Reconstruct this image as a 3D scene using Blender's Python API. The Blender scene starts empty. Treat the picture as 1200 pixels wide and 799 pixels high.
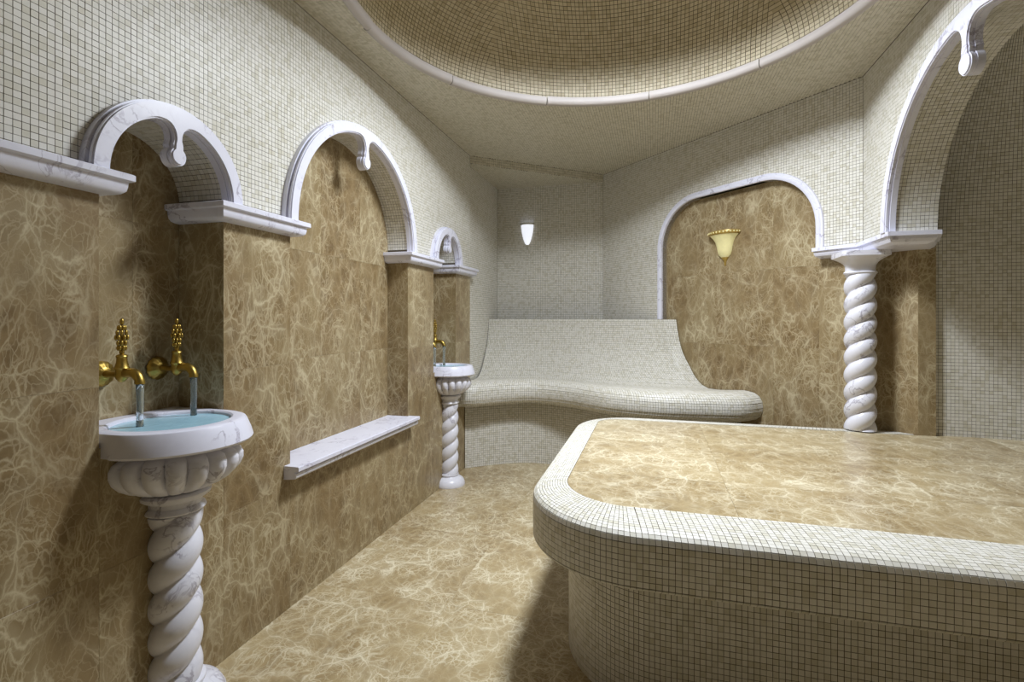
import bpy, bmesh, math, random
import numpy as np
from mathutils import Vector, Matrix
random.seed(7)
rng = np.random.default_rng(7)
PI = math.pi
scene = bpy.context.scene
COL = scene.collection

# ------------------------------------------------------------------ camera
FPX = 594.0
YAW = math.atan(166 / 594.0)
EYE = 1.3
cam_d = bpy.data.cameras.new('camera')
cam_d.sensor_width = 36.0
cam_d.sensor_fit = 'HORIZONTAL'
cam_d.lens = FPX / 1200 * 36.0
cam_d.shift_y = -(399.5 - 372.0) / 1200.0
cam_d.clip_start = 0.02
cam = bpy.data.objects.new('camera', cam_d)
COL.objects.link(cam)
cam.location = (0, 0, EYE)
cam.rotation_euler = (PI / 2, 0, YAW)
scene.camera = cam

# ------------------------------------------------------------------ world, exposure
world = bpy.data.worlds.new('world')
scene.world = world
world.use_nodes = True
world.node_tree.nodes['Background'].inputs[0].default_value = (0.05, 0.05, 0.05, 1)
world.node_tree.nodes['Background'].inputs[1].default_value = 0.2
vs = scene.view_settings
vs.view_transform = 'Standard'
vs.look = 'None'
vs.exposure = -0.10
vs.gamma = 1.0
vs.use_curve_mapping = False

# ------------------------------------------------------------------ lamps
CEIL = 2.735
DC = (-0.17, 2.24)          # dome centre
def area(name, loc, rot, size, power, color, shape='DISK', size_y=None):
    d = bpy.data.lights.new(name, 'AREA')
    d.shape = shape; d.size = size
    if size_y: d.size_y = size_y
    d.energy = power; d.color = color
    o = bpy.data.objects.new(name, d); COL.objects.link(o)
    o.location = loc; o.rotation_euler = rot
    return o
sd = bpy.data.lights.new('dome_lamp', 'SPOT')
sd.energy = 150; sd.color = (0.86, 0.92, 1.0); sd.shadow_soft_size = 0.26
sd.spot_size = math.radians(151); sd.spot_blend = 0.10
so = bpy.data.objects.new('dome_lamp', sd); COL.objects.link(so)
so.location = (DC[0] + .05, DC[1] + .28, CEIL + 0.25)
dl_ = area('dome_reflector', (DC[0] + .05, DC[1] + .3, CEIL + 0.40), (0, 0, 0), 0.35, 45, (0.86, 0.92, 1.0))
dl_.data.spread = math.radians(120)
area('rear_fill', (0.1, -1.25, 1.6), (PI / 2, 0, 0), 1.0, 0.6, (1.0, 0.9, 0.76), 'RECTANGLE', 1.6)  # weak warm fill light added behind the camera, no doorway stands there

# ------------------------------------------------------------------ materials
def new_mat(name):
    m = bpy.data.materials.new(name); m.use_nodes = True
    nt = m.node_tree
    return m, nt, nt.nodes, nt.links, nt.nodes['Principled BSDF']
def math_n(N, L, op, a, b=None, clamp=False):
    n = N.new('ShaderNodeMath'); n.operation = op; n.use_clamp = clamp
    for i, v in enumerate((a, b)):
        if v is None: continue
        if isinstance(v, (int, float)): n.inputs[i].default_value = v
        else: L.new(v, n.inputs[i])
    return n.outputs[0]
def maprange(N, L, v, a, b, c=0.0, d=1.0):
    n = N.new('ShaderNodeMapRange'); n.interpolation_type = 'SMOOTHSTEP'
    L.new(v, n.inputs[0])
    for i, q in enumerate((a, b, c, d)): n.inputs[i + 1].default_value = q
    return n.outputs[0]
def mix(N, L, f, a, b):
    n = N.new('ShaderNodeMix'); n.data_type = 'RGBA'
    if isinstance(f, (int, float)): n.inputs[0].default_value = f
    else: L.new(f, n.inputs[0])
    for i, v in ((6, a), (7, b)):
        if isinstance(v, tuple): n.inputs[i].default_value = (*v, 1) if len(v) == 3 else v
        else: L.new(v, n.inputs[i])
    return n.outputs[2]
def noise(N, L, vec, scale, detail=4, rough=0.55, out=0):
    n = N.new('ShaderNodeTexNoise'); L.new(vec, n.inputs['Vector'])
    n.inputs['Scale'].default_value = scale; n.inputs['Detail'].default_value = detail
    n.inputs['Roughness'].default_value = rough
    return n.outputs[out]
def vmath(N, L, op, a, b=None, s=None):
    n = N.new('ShaderNodeVectorMath'); n.operation = op
    if isinstance(a, tuple): n.inputs[0].default_value = a
    else: L.new(a, n.inputs[0])
    if b is not None:
        if isinstance(b, tuple): n.inputs[1].default_value = b
        else: L.new(b, n.inputs[1])
    if s is not None:
        if isinstance(s, (int, float)): n.inputs['Scale'].default_value = s
        else: L.new(s, n.inputs['Scale'])
    return n.outputs[0]
def warped(N, L, amp, wscale, per_object=True, stretch=(1, 1, 1)):
    tc = N.new('ShaderNodeTexCoord')
    v = tc.outputs['Object']
    if per_object:
        oi = N.new('ShaderNodeObjectInfo')
        off = vmath(N, L, 'SCALE', (13.0, 7.7, 21.3), s=oi.outputs['Random'])
        v = vmath(N, L, 'ADD', v, off)
    v = vmath(N, L, 'MULTIPLY', v, stretch)
    nz = noise(N, L, v, wscale, 3, 0.5, 1)
    nz = vmath(N, L, 'SUBTRACT', nz, (0.5, 0.5, 0.5))
    nz = vmath(N, L, 'SCALE', nz, s=amp)
    return v, vmath(N, L, 'ADD', v, nz)
def vor_edge(N, L, vec, scale):
    n = N.new('ShaderNodeTexVoronoi'); n.feature = 'DISTANCE_TO_EDGE'
    L.new(vec, n.inputs['Vector']); n.inputs['Scale'].default_value = scale
    return n.outputs['Distance']

def brown_marble(name, dark, mid, tan, vein, rough=0.3, stretch=(1, 1, 1)):
    m, nt, N, L, B = new_mat(name)
    v, w = warped(N, L, 0.17, 4.0, True, stretch)
    nz = vmath(N, L, 'SCALE', vmath(N, L, 'SUBTRACT', noise(N, L, v, 20, 5, 0.62, 1), (0.5, 0.5, 0.5)), s=0.035)
    w = vmath(N, L, 'ADD', w, nz)
    w2 = vmath(N, L, 'ADD', vmath(N, L, 'MULTIPLY', w, (1.3, 0.8, 1.15)), (3.1, 1.7, 0.4))
    w3 = vmath(N, L, 'ADD', vmath(N, L, 'MULTIPLY', w, (0.8, 1.25, 0.9)), (7.7, 5.1, 2.4))
    cloud = maprange(N, L, noise(N, L, v, 2.4, 3, 0.55), 0.34, 0.66)
    fine = noise(N, L, w, 70, 6, 0.7)
    thick = noise(N, L, v, 10, 4, 0.65)
    e1 = vor_edge(N, L, w, 6.5)
    e2 = vor_edge(N, L, w2, 12.0)
    e3 = vor_edge(N, L, w3, 21.0)
    e4 = vor_edge(N, L, w, 44.0)
    heart = maprange(N, L, e2, 0.02, 0.34)
    base = mix(N, L, heart, mid, dark)
    base = mix(N, L, math_n(N, L, 'MULTIPLY', cloud, 0.7), base, tan)
    base = mix(N, L, math_n(N, L, 'MULTIPLY', maprange(N, L, fine, 0.3, 0.75), 0.45), base, tan)
    def line(e, t0, amp):
        wd = math_n(N, L, 'MULTIPLY', maprange(N, L, thick, 0.3, 0.72, 0.3, 1.35), t0)
        q = math_n(N, L, 'DIVIDE', e, wd)
        q = math_n(N, L, 'SUBTRACT', 1.0, q, True)
        return math_n(N, L, 'MULTIPLY', q, amp)
    k = math_n(N, L, 'MAXIMUM', line(e1, 0.040, 1.0), line(e2, 0.048, 0.9))
    k = math_n(N, L, 'MAXIMUM', k, math_n(N, L, 'MAXIMUM', line(e3, 0.065, 0.75), line(e4, 0.13, 0.5)))
    halo = math_n(N, L, 'MULTIPLY', maprange(N, L, e1, 0.0, 0.16, 1.0, 0.0), 0.28)
    k = math_n(N, L, 'MAXIMUM', k, halo)
    breakup = maprange(N, L, noise(N, L, v, 5.0, 4, 0.6), 0.34, 0.62, 0.25, 1.0)
    k = math_n(N, L, 'MULTIPLY', k, breakup)
    k = math_n(N, L, 'MULTIPLY', k, math_n(N, L, 'ADD', math_n(N, L, 'MULTIPLY', cloud, 0.3), 0.75), True)
    colr = mix(N, L, k, base, vein)
    L.new(colr, B.inputs['Base Color'])
    B.inputs['Roughness'].default_value = rough
    B.inputs['Specular IOR Level'].default_value = 0.35
    return m
def white_marble(name, base=(0.77, 0.77, 0.875), vein=(0.36, 0.33, 0.42), rough=0.3):
    m, nt, N, L, B = new_mat(name)
    v, w = warped(N, L, 0.35, 4.0)
    n1 = noise(N, L, w, 5.0, 6, 0.6)
    ridge = math_n(N, L, 'ABSOLUTE', math_n(N, L, 'SUBTRACT', n1, 0.5))
    a = maprange(N, L, ridge, 0.0, 0.022, 0.75, 0.0)
    part = maprange(N, L, noise(N, L, v, 7.0, 3), 0.42, 0.62, 0.0, 1.0)
    a = math_n(N, L, 'MULTIPLY', a, part)
    cl = maprange(N, L, noise(N, L, w, 9.0, 5, 0.65), 0.5, 0.8, 0.0, 0.22)
    k = math_n(N, L, 'ADD', a, cl, True)
    L.new(mix(N, L, k, base, vein), B.inputs['Base Color'])
    B.inputs['Roughness'].default_value = rough
    return m
def mosaic(name, a, b, c, piece=False):
    m, nt, N, L, B = new_mat(name)
    if piece:
        oi = N.new('ShaderNodeObjectInfo'); t = oi.outputs['Random']
    else:
        at = N.new('ShaderNodeAttribute'); at.attribute_name = 'tint'; t = at.outputs['Fac']
    r = N.new('ShaderNodeValToRGB'); L.new(t, r.inputs[0])
    e = r.color_ramp.elements
    e[0].position = 0.0; e[0].color = (*c, 1)
    e[1].position = 1.0; e[1].color = (*a, 1)
    x = e.new(0.3); x.color = (*b, 1)
    x = e.new(0.65); x.color = (*a, 1)
    tc = N.new('ShaderNodeTexCoord')
    geo = N.new('ShaderNodeNewGeometry')
    n = maprange(N, L, noise(N, L, geo.outputs['Position'], 120.0, 3, 0.6), 0.3, 0.7, 0.0, 0.35)
    L.new(mix(N, L, n, r.outputs[0], b), B.inputs['Base Color'])
    B.inputs['Roughness'].default_value = 0.42
    B.inputs['Specular IOR Level'].default_value = 0.3
    return m
def plain(name, col, rough=0.6, metal=0.0, noise_amp=0.12, nscale=40):
    m, nt, N, L, B = new_mat(name)
    tc = N.new('ShaderNodeTexCoord')
    n = noise(N, L, tc.outputs['Object'], nscale, 3)
    d = tuple(x * (1 - noise_amp * 2) for x in col)
    L.new(mix(N, L, n, d, tuple(min(1, x * (1 + noise_amp)) for x in col)), B.inputs['Base Color'])
    B.inputs['Roughness'].default_value = rough
    B.inputs['Metallic'].default_value = metal
    return m, nt, N, L, B

M = {}
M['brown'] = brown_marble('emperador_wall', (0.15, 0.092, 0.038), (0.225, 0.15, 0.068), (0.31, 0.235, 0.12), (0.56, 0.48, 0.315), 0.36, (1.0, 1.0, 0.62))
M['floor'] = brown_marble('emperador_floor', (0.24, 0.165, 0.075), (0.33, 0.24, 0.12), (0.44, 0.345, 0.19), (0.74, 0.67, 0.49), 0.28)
M['white'] = white_marble('white_marble')
M['column'] = white_marble('veined_white_marble', (0.76, 0.755, 0.82), (0.3, 0.27, 0.33), 0.28)
M['ring'] = plain('ring_plaster', (0.52, 0.47, 0.44), 0.5, 0, 0.05, 8)[0]
TA, TB, TC = (0.76, 0.735, 0.67), (0.69, 0.665, 0.58), (0.61, 0.575, 0.465)
M['tile'] = mosaic('mosaic_stone', TA, TB, TC)
M['tile_piece'] = mosaic('mosaic_stone_piece', TA, TB, TC, True)
TA, TB, TC = (0.66, 0.58, 0.41), (0.59, 0.51, 0.345), (0.51, 0.43, 0.27)
M['tile_dome'] = mosaic('mosaic_stone_dome', TA, TB, TC)
M['tile_ceiling'] = mosaic('mosaic_stone_ceiling', (0.69, 0.645, 0.53), (0.62, 0.58, 0.455), (0.54, 0.495, 0.365))
M['grout'] = plain('grout', (0.085, 0.065, 0.04), 0.9, 0, 0.15, 30)[0]
M['joint'] = plain('marble_joint', (0.36, 0.29, 0.18), 0.8)[0]
M['plaster'] = plain('cream_plaster', (0.30, 0.26, 0.20), 0.8)[0]
m, nt, N, L, B = plain('gilt_brass', (0.46, 0.32, 0.08), 0.38, 1.0, 0.15, 60); M['gold'] = m
m, nt, N, L, B = plain('basin_water', (0.50, 0.82, 1.0), 0.06, 0, 0.06, 18)
B.inputs['Transmission Weight'].default_value = 0.2; B.inputs['IOR'].default_value = 1.33
wv = noise(N, L, N['Texture Coordinate'].outputs['Object'], 45, 2)
bp = N.new('ShaderNodeBump'); bp.inputs['Strength'].default_value = 0.35; bp.inputs['Distance'].default_value = 0.004
L.new(wv, bp.inputs['Height']); L.new(bp.outputs[0], B.inputs['Normal']); M['water'] = m
m, nt, N, L, B = plain('falling_water', (0.80, 0.90, 0.95), 0.05, 0, 0.02)
B.inputs['Transmission Weight'].default_value = 0.9; B.inputs['IOR'].default_value = 1.33; M['stream'] = m
m, nt, N, L, B = plain('opal_glass', (0.85, 0.87, 0.93), 0.25, 0, 0.03)
B.inputs['Emission Color'].default_value = (0.86, 0.9, 1.0, 1); B.inputs['Emission Strength'].default_value = 0.9; M['opal'] = m
m, nt, N, L, B = plain('alabaster_glass', (0.74, 0.66, 0.33), 0.35, 0, 0.2, 14)
B.inputs['Emission Color'].default_value = (0.9, 0.85, 0.45, 1); B.inputs['Emission Strength'].default_value = 0.22; M['alabaster'] = m
M['amber'] = plain('amber_bead_glass', (0.45, 0.30, 0.07), 0.3, 0.3)[0]
M['pewter'] = plain('pale_metal', (0.62, 0.6, 0.52), 0.35, 0.7)[0]

# ------------------------------------------------------------------ helpers
def link(name, me, mat, parent=None):
    o = bpy.data.objects.new(name, me)
    COL.objects.link(o)
    if mat is not None and not me.materials: me.materials.append(mat)
    if parent is not None: o.parent = parent
    return o
def mesh_obj(name, verts, faces, mat, parent=None, smooth=False):
    me = bpy.data.meshes.new(name)
    me.from_pydata([tuple(v) for v in verts], [], faces)
    me.update()
    if smooth: me.polygons.foreach_set('use_smooth', [True] * len(me.polygons))
    return link(name, me, mat, parent)
def bm_obj(name, bm, mat, parent=None, smooth=False):
    bmesh.ops.recalc_face_normals(bm, faces=bm.faces)
    me = bpy.data.meshes.new(name); bm.to_mesh(me); bm.free()
    if smooth: me.polygons.foreach_set('use_smooth', [True] * len(me.polygons))
    return link(name, me, mat, parent)
def autosmooth(o, ang=40):
    for p in o.data.polygons: p.use_smooth = True
    bm = bmesh.new(); bm.from_mesh(o.data)
    a = math.radians(ang)
    for e in bm.edges:
        if len(e.link_faces) == 2 and e.calc_face_angle(0) > a: e.smooth = False
    bm.to_mesh(o.data); bm.free()
    return o
def tag(o, label=None, cat=None, group=None, kind=None):
    if label: o['label'] = label
    if cat: o['category'] = cat
    if group: o['group'] = group
    if kind: o['kind'] = kind
    return o
def empty(name, loc, label=None, cat=None, group=None):
    o = bpy.data.objects.new(name, None); COL.objects.link(o)
    o.empty_display_size = 0.05
    o.location = loc
    return tag(o, label, cat, group)
def struct(o): o['kind'] = 'structure'; return o

class Geo:
    """quads collected into one mesh"""
    def __init__(s): s.v = []; s.f = []
    def quad(s, *p):
        n = len(s.v); s.v += [tuple(q) for q in p]; s.f.append(tuple(range(n, n + len(p))))
    def strip(s, A, B, closed=False):
        n = len(A)
        for i in range(n if closed else n - 1):
            j = (i + 1) % n
            s.quad(A[i], A[j], B[j], B[i])
    def box(s, x0, x1, y0, y1, z0, z1):
        p = [(x, y, z) for x in (x0, x1) for y in (y0, y1) for z in (z0, z1)]
        n = len(s.v); s.v += p
        for f in ((0, 1, 3, 2), (4, 6, 7, 5), (0, 4, 5, 1), (2, 3, 7, 6), (0, 2, 6, 4), (1, 5, 7, 3)):
            s.f.append(tuple(n + i for i in f))
    def obj(s, name, mat, parent=None): return mesh_obj(name, s.v, s.f, mat, parent)

def slab(parent, o, U, V, Nn, w, h, mat, th=0.012, gap=0.0002, name='marble_panel', z_rel=0.0):
    """one stone panel: plate with a fine chamfer, o = corner on the finished plane"""
    o, U, V, Nn = Vector(o), Vector(U), Vector(V), Vector(Nn)
    lift = random.uniform(-0.0002, 0.0002)
    c = 0.0003
    def ring(ins, d):
        return [o + U * a + V * b + Nn * (d + lift) for a, b in ((gap + ins, gap + ins), (w - gap - ins, gap + ins), (w - gap - ins, h - gap - ins), (gap + ins, h - gap - ins))]
    r0, r1, r2 = ring(0, -th), ring(0, -c), ring(c, 0)
    vs_ = r0 + r1 + r2
    f = [(8, 9, 10, 11)]
    for k in (0, 4):
        for i in range(4):
            j = (i + 1) % 4
            f.append((k + i, k + j, k + 4 + j, k + 4 + i))
    return mesh_obj(name, vs_, f, mat, parent)
def slab_grid(parent, o, U, V, Nn, us, vs_, mat, **k):
    o, U, V = Vector(o), Vector(U), Vector(V)
    for i in range(len(us) - 1):
        for j in range(len(vs_) - 1):
            slab(parent, o + U * us[i] + V * vs_[j], U, V, Nn, us[i + 1] - us[i], vs_[j + 1] - vs_[j], mat, **k)
def cuts(a, b, pitch, start=None):
    """cut positions between a and b at the pitch"""
    r = [a]; x = a + pitch if start is None else start
    while x < b - 0.04:
        if x > a + 0.04: r.append(x)
        x += pitch
    return r + [b]

PITCH = 0.0189
def proj(C):
    c, s = math.cos(YAW), math.sin(YAW)
    l = C[:, 0] * c + C[:, 1] * s; d = -C[:, 0] * s + C[:, 1] * c
    dd = np.maximum(d, 1e-3)
    return 600 + FPX * l / dd, 372 - FPX * (C[:, 2] - EYE) / dd, d
def tile_cells(S, ue, ve, mask=None):
    """S(u,v)->(n,3) surface; cell edges ue, ve -> centres, half-vectors, normals"""
    uu, vv = np.meshgrid(np.arange(len(ue) - 1), np.arange(len(ve) - 1), indexing='ij')
    u0, u1 = ue[uu.ravel()], ue[uu.ravel() + 1]
    v0, v1 = ve[vv.ravel()], ve[vv.ravel() + 1]
    uc, vc = (u0 + u1) / 2, (v0 + v1) / 2
    if mask is not None:
        k = mask(uc, vc); u0, u1, v0, v1, uc, vc = (a[k] for a in (u0, u1, v0, v1, uc, vc))
    C = S(uc, vc)
    U = (S(u1, vc) - S(u0, vc)) / 2
    V = (S(uc, v1) - S(uc, v0)) / 2
    Nn = np.cross(U, V); Nn /= np.linalg.norm(Nn, axis=1)[:, None] + 1e-12
    return [C, U, V, Nn]
def cat_cells(*cs): return [np.concatenate([c[i] for c in cs]) for i in range(4)]
tile_proto = {}
def put_tiles(parent, cells, individual=0, mat='tile', gap=0.00066, proud=0.0012, flip=False, name='mosaic_tiles'):
    C, U, V, Nn = cells
    if flip: Nn = -Nn; V = -V
    lu = np.linalg.norm(U, axis=1)[:, None]; lv = np.linalg.norm(V, axis=1)[:, None]
    ok = (lu[:, 0] > gap * 1.6) & (lv[:, 0] > gap * 1.6)
    C, U, V, Nn, lu, lv = (a[ok] for a in (C, U, V, Nn, lu, lv))
    U = U / lu * (lu - gap - rng.uniform(-0.0002, 0.0003, lu.shape)); V = V / lv * (lv - gap - rng.uniform(-0.0002, 0.0003, lu.shape))
    n = len(C)
    if individual:
        px, py, d = proj(C)
        sz = FPX * PITCH / np.maximum(d, 0.05)
        score = np.where((px > -4) & (px < 1204) & (py > -4) & (py < 803) & (d > 0), sz, -1)
        order = np.argsort(-score)[:individual]
        if not tile_proto:
            b = 0.97
            vs_ = [(-1, -1, -1), (1, -1, -1), (1, 1, -1), (-1, 1, -1), (-1, -1, .6), (1, -1, .6), (1, 1, .6), (-1, 1, .6), (-b, -b, 1), (b, -b, 1), (b, b, 1), (-b, b, 1)]
            f = [(8, 9, 10, 11)]
            for k in (0, 4):
                for i in range(4):
                    j = (i + 1) % 4; f.append((k + i, k + j, k + 4 + j, k + 4 + i))
            me = bpy.data.meshes.new('mosaic_tile'); me.from_pydata(vs_, [], f); me.materials.append(M['tile_piece']); tile_proto['m'] = me; me.polygons.foreach_set('use_smooth', [False] * len(me.polygons))
        for i in order:
            o = bpy.data.objects.new('mosaic_tile', tile_proto['m']); COL.objects.link(o); o.parent = parent
            u, v, w = U[i], V[i], Nn[i] * proud * random.uniform(0.85, 1.1)
            o.matrix_basis = Matrix(((u[0], v[0], w[0], C[i][0]), (u[1], v[1], w[1], C[i][1]), (u[2], v[2], w[2], C[i][2]), (0, 0, 0, 1)))
        k = np.ones(n, bool); k[order] = False
        C, U, V, Nn = C[k], U[k], V[k], Nn[k]; n = len(C)
    top = C + Nn * (proud * rng.uniform(0.8, 1.15, (n, 1)))
    base = C - Nn * 0.001
    b = 0.975
    P = np.stack([base - U - V, base + U - V, base + U + V, base - U + V,
                  top - (U + V) * b, top + (U - V) * b, top + (U + V) * b, top - (U - V) * b], axis=1).reshape(-1, 3)
    q = np.array([[4, 5, 6, 7], [0, 1, 5, 4], [1, 2, 6, 5], [2, 3, 7, 6], [3, 0, 4, 7]])
    I = (q[None] + (np.arange(n) * 8)[:, None, None]).reshape(-1)
    me = bpy.data.meshes.new(name)
    me.vertices.add(n * 8); me.vertices.foreach_set('co', P.ravel().astype(np.float32))
    me.loops.add(n * 20); me.loops.foreach_set('vertex_index', I.astype(np.int32))
    me.polygons.add(n * 5); me.polygons.foreach_set('loop_start', (np.arange(n * 5) * 4).astype(np.int32))
    me.polygons.foreach_set('use_smooth', np.zeros(n * 5, bool))
    me.update(calc_edges=True)
    at = me.attributes.new('tint', 'FLOAT', 'FACE')
    at.data.foreach_set('value', np.repeat(rng.random(n), 5).astype(np.float32))
    o = link(name, me, M[mat], parent); o['kind'] = 'stuff'
    return o
def edges(a, b, pitch=PITCH):
    n = max(1, round((b - a) / pitch)); return np.linspace(a, b, n + 1)
def XYZ(x, y, z): return np.stack(np.broadcast_arrays(x, y, z), axis=1).astype(float)

# ------------------------------------------------------------------ key dimensions
LX = -1.571                 # face of the left wall
SPR = 1.73                  # top of the cornice, spring of the arches
LEND = 4.235                # end of the left wall
N1 = (1.109, 1.557); N2 = (1.923, 3.054); N3 = (3.46, 3.897)
BK1, BK2 = -1.786, -1.72    # backs of the niches
niches = [(N1, BK1, 0.955), (N2, BK2, 0.645), (N3, BK1, 0.93)]
P0 = Vector((-0.488, 5.158)); EN = Vector((1, -1)).normalized(); NN = Vector((-1, -1)).normalized()
RX = 1.2; CORN = 3.47
ARC, ARR, ASP = 2.355, 0.705, 1.745       # right arch centre, radius, spring
FRONT = -1.3

# ================================================================== LEFT WALL
g = Geo()
UX = LX - 0.003
ys = [FRONT]
def arch_z(y, c, r, sp):
    return sp + math.sqrt(max(0.0, r * r - (y - c) ** 2))
samples = {FRONT, LEND}
for (a, b), bk, z0 in niches:
    c, r = (a + b) / 2, (b - a) / 2
    for k in range(41):
        samples.add(c - r * math.cos(PI * k / 40))
ys = sorted(samples)
def low(y, side):
    for (a, b), bk, z0 in niches:
        c, r = (a + b) / 2, (b - a) / 2
        if a - 1e-9 <= y <= b + 1e-9: return arch_z(y, c, r, SPR)
    return SPR - 0.06
for i in range(len(ys) - 1):
    y0, y1 = ys[i], ys[i + 1]; m_ = (y0 + y1) / 2
    inn = any(a < m_ < b for (a, b), _, _ in niches)
    z0 = low(y0, 1) if inn else SPR - 0.06
    z1 = low(y1, 1) if inn else SPR - 0.06
    g.quad((UX, y0, z0), (UX, y1, z1), (UX, y1, CEIL + 0.02), (UX, y0, CEIL + 0.02))
for (a, b), bk, z0 in niches:
    c, r = (a + b) / 2, (b - a) / 2 + 0.003
    A = [(UX, c - r * math.cos(PI * k / 40), SPR + r * math.sin(PI * k / 40)) for k in range(41)]
    B = [(bk - 0.012, y, z) for _, y, z in A]
    g.strip(A, B)
    bx = bk - 0.012
    g.quad((bx, a - .012, z0 - .05), (bx, b + .012, z0 - .05), (bx, b + .012, SPR + r + .01), (bx, a - .012, SPR + r + .01))
    for y in (a - 0.012, b + 0.012):
        g.quad((LX - .012, y, z0 - .05), (bx, y, z0 - .05), (bx, y, SPR), (LX - .012, y, SPR))
# lower faces
lx = LX - 0.012
prev = FRONT
for (a, b), bk, z0 in niches:
    g.quad((lx, prev, 0), (lx, a - .012, 0), (lx, a - .012, SPR), (lx, prev, SPR))
    g.quad((lx, a - .012, 0), (lx, b + .012, 0), (lx, b + .012, z0 - .04), (lx, a - .012, z0 - .04))
    g.quad((lx, a - .012, z0 - .04), (lx, b + .012, z0 - .04), (bk - .012, b + .012, z0 - .04), (bk - .012, a - .012, z0 - .04))
    prev = b + .012
g.quad((lx, prev, 0), (lx, LEND - .012, 0), (lx, LEND - .012, SPR), (lx, prev, SPR))
g.quad((lx, LEND - .012, 0), (-1.62, LEND - .012, 0), (-1.62, LEND - .012, CEIL), (lx, LEND - .012, CEIL))
wall_left = struct(g.obj('wall_left', M['joint']))
# grout bed behind the mosaic is its own skin
gg = Geo()
for i in range(len(ys) - 1):
    y0, y1 = ys[i], ys[i + 1]; m_ = (y0 + y1) / 2
    inn = any(a < m_ < b for (a, b), _, _ in niches)
    z0 = low(y0, 1) if inn else SPR - 0.02
    z1 = low(y1, 1) if inn else SPR - 0.02
    gg.quad((UX + .0012, y0, z0), (UX + .0012, y1, z1), (UX + .0012, y1, CEIL + 0.01), (UX + .0012, y0, CEIL + 0.01))
for (a, b), bk, z0 in niches:
    c, r = (a + b) / 2, (b - a) / 2 + 0.0018
    A = [(UX, c - r * math.cos(PI * k / 40), SPR + r * math.sin(PI * k / 40)) for k in range(41)]
    gg.strip(A, [(bk, y, z) for _, y, z in A])
gg.quad((UX + .0012, LEND, SPR - .02), (-1.61, LEND, SPR - .02), (-1.61, LEND, CEIL), (UX + .0012, LEND, CEIL))
gg.obj('grout_bed', M['grout'], wall_left)
rows = [0, 0.547, 1.095, SPR - 0.02]
def zrows(z0): return [z0] + [z for z in rows if z > z0 + .03]
# front panels, piece by piece between the niches
segs = [(FRONT, N1[0], 0, None), (N1[1], N2[0], 0, None), (N2[1], N3[0], 0, None), (N3[1], LEND, 0, None)]
for a, b, *_ in segs:
    us = cuts(a, b, 0.62) if b - a > 0.9 else [a, b]
    if a == FRONT: us = [FRONT, -0.75, -0.13, 0.49, N1[0]]
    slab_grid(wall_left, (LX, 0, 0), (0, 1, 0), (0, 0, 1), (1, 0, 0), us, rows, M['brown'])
for (a, b), bk, z0 in niches:
    zt = z0 - 0.04
    us = [a, b] if b - a < 0.7 else [a, (a + b) / 2, b]
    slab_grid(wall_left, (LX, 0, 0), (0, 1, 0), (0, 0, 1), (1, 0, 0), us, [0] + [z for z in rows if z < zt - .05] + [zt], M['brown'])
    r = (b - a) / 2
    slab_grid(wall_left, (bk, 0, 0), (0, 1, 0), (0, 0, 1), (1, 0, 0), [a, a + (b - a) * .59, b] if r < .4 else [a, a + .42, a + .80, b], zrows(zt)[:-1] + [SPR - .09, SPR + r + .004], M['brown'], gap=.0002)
    for y, nn in ((a, 1), (b, -1)):
        slab_grid(wall_left, (bk, y, 0), (1, 0, 0), (0, 0, 1), (0, nn, 0), [0, LX - bk], zrows(zt), M['brown'], gap=.0002)
# mosaic of the upper wall
def m_left(u, v):
    k = np.ones(len(u), bool)
    for (a, b), bk, z0 in niches:
        c, r = (a + b) / 2, (b - a) / 2
        k &= ~(((u - c) ** 2 + (v - SPR) ** 2 < (r + 0.012) ** 2))
    return k
cells = tile_cells(lambda u, v: XYZ(np.full_like(u, UX + .0012), u, v), edges(0.2, LEND), edges(SPR, CEIL), m_left)
# orientation: U=+Y, V=+Z -> normal +X
intr = []
for (a, b), bk, z0 in niches:
    c, r = (a + b) / 2, (b - a) / 2 + .0018
    intr.append(tile_cells(lambda u, v, c=c, r=r: XYZ(UX - v, c - r * np.cos(u / r), SPR + r * np.sin(u / r)), edges(0.02, PI * r - .02), edges(0.0, UX - bk)))
put_tiles(wall_left, cells, 300)
put_tiles(wall_left, cat_cells(*intr), flip=True, name='arch_soffit_tiles')

# ================================================================== FLOOR
fl = Geo(); fl.quad((-2.1, FRONT, -.012), (3, FRONT, -.012), (3, 5.6, -.012), (-2.1, 5.6, -.012))
floor = struct(fl.obj('floor', M['joint']))
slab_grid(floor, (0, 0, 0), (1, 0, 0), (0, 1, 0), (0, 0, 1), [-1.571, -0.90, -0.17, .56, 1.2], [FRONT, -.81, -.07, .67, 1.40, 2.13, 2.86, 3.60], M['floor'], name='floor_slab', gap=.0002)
slab_grid(floor, (0, 0, 0), (1, 0, 0), (0, 1, 0), (0, 0, 1), [-1.62, -0.90, -0.17, .56, 1.2], [3.60, 4.34, 5.17], M['floor'], name='floor_slab', gap=.0002)

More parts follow.
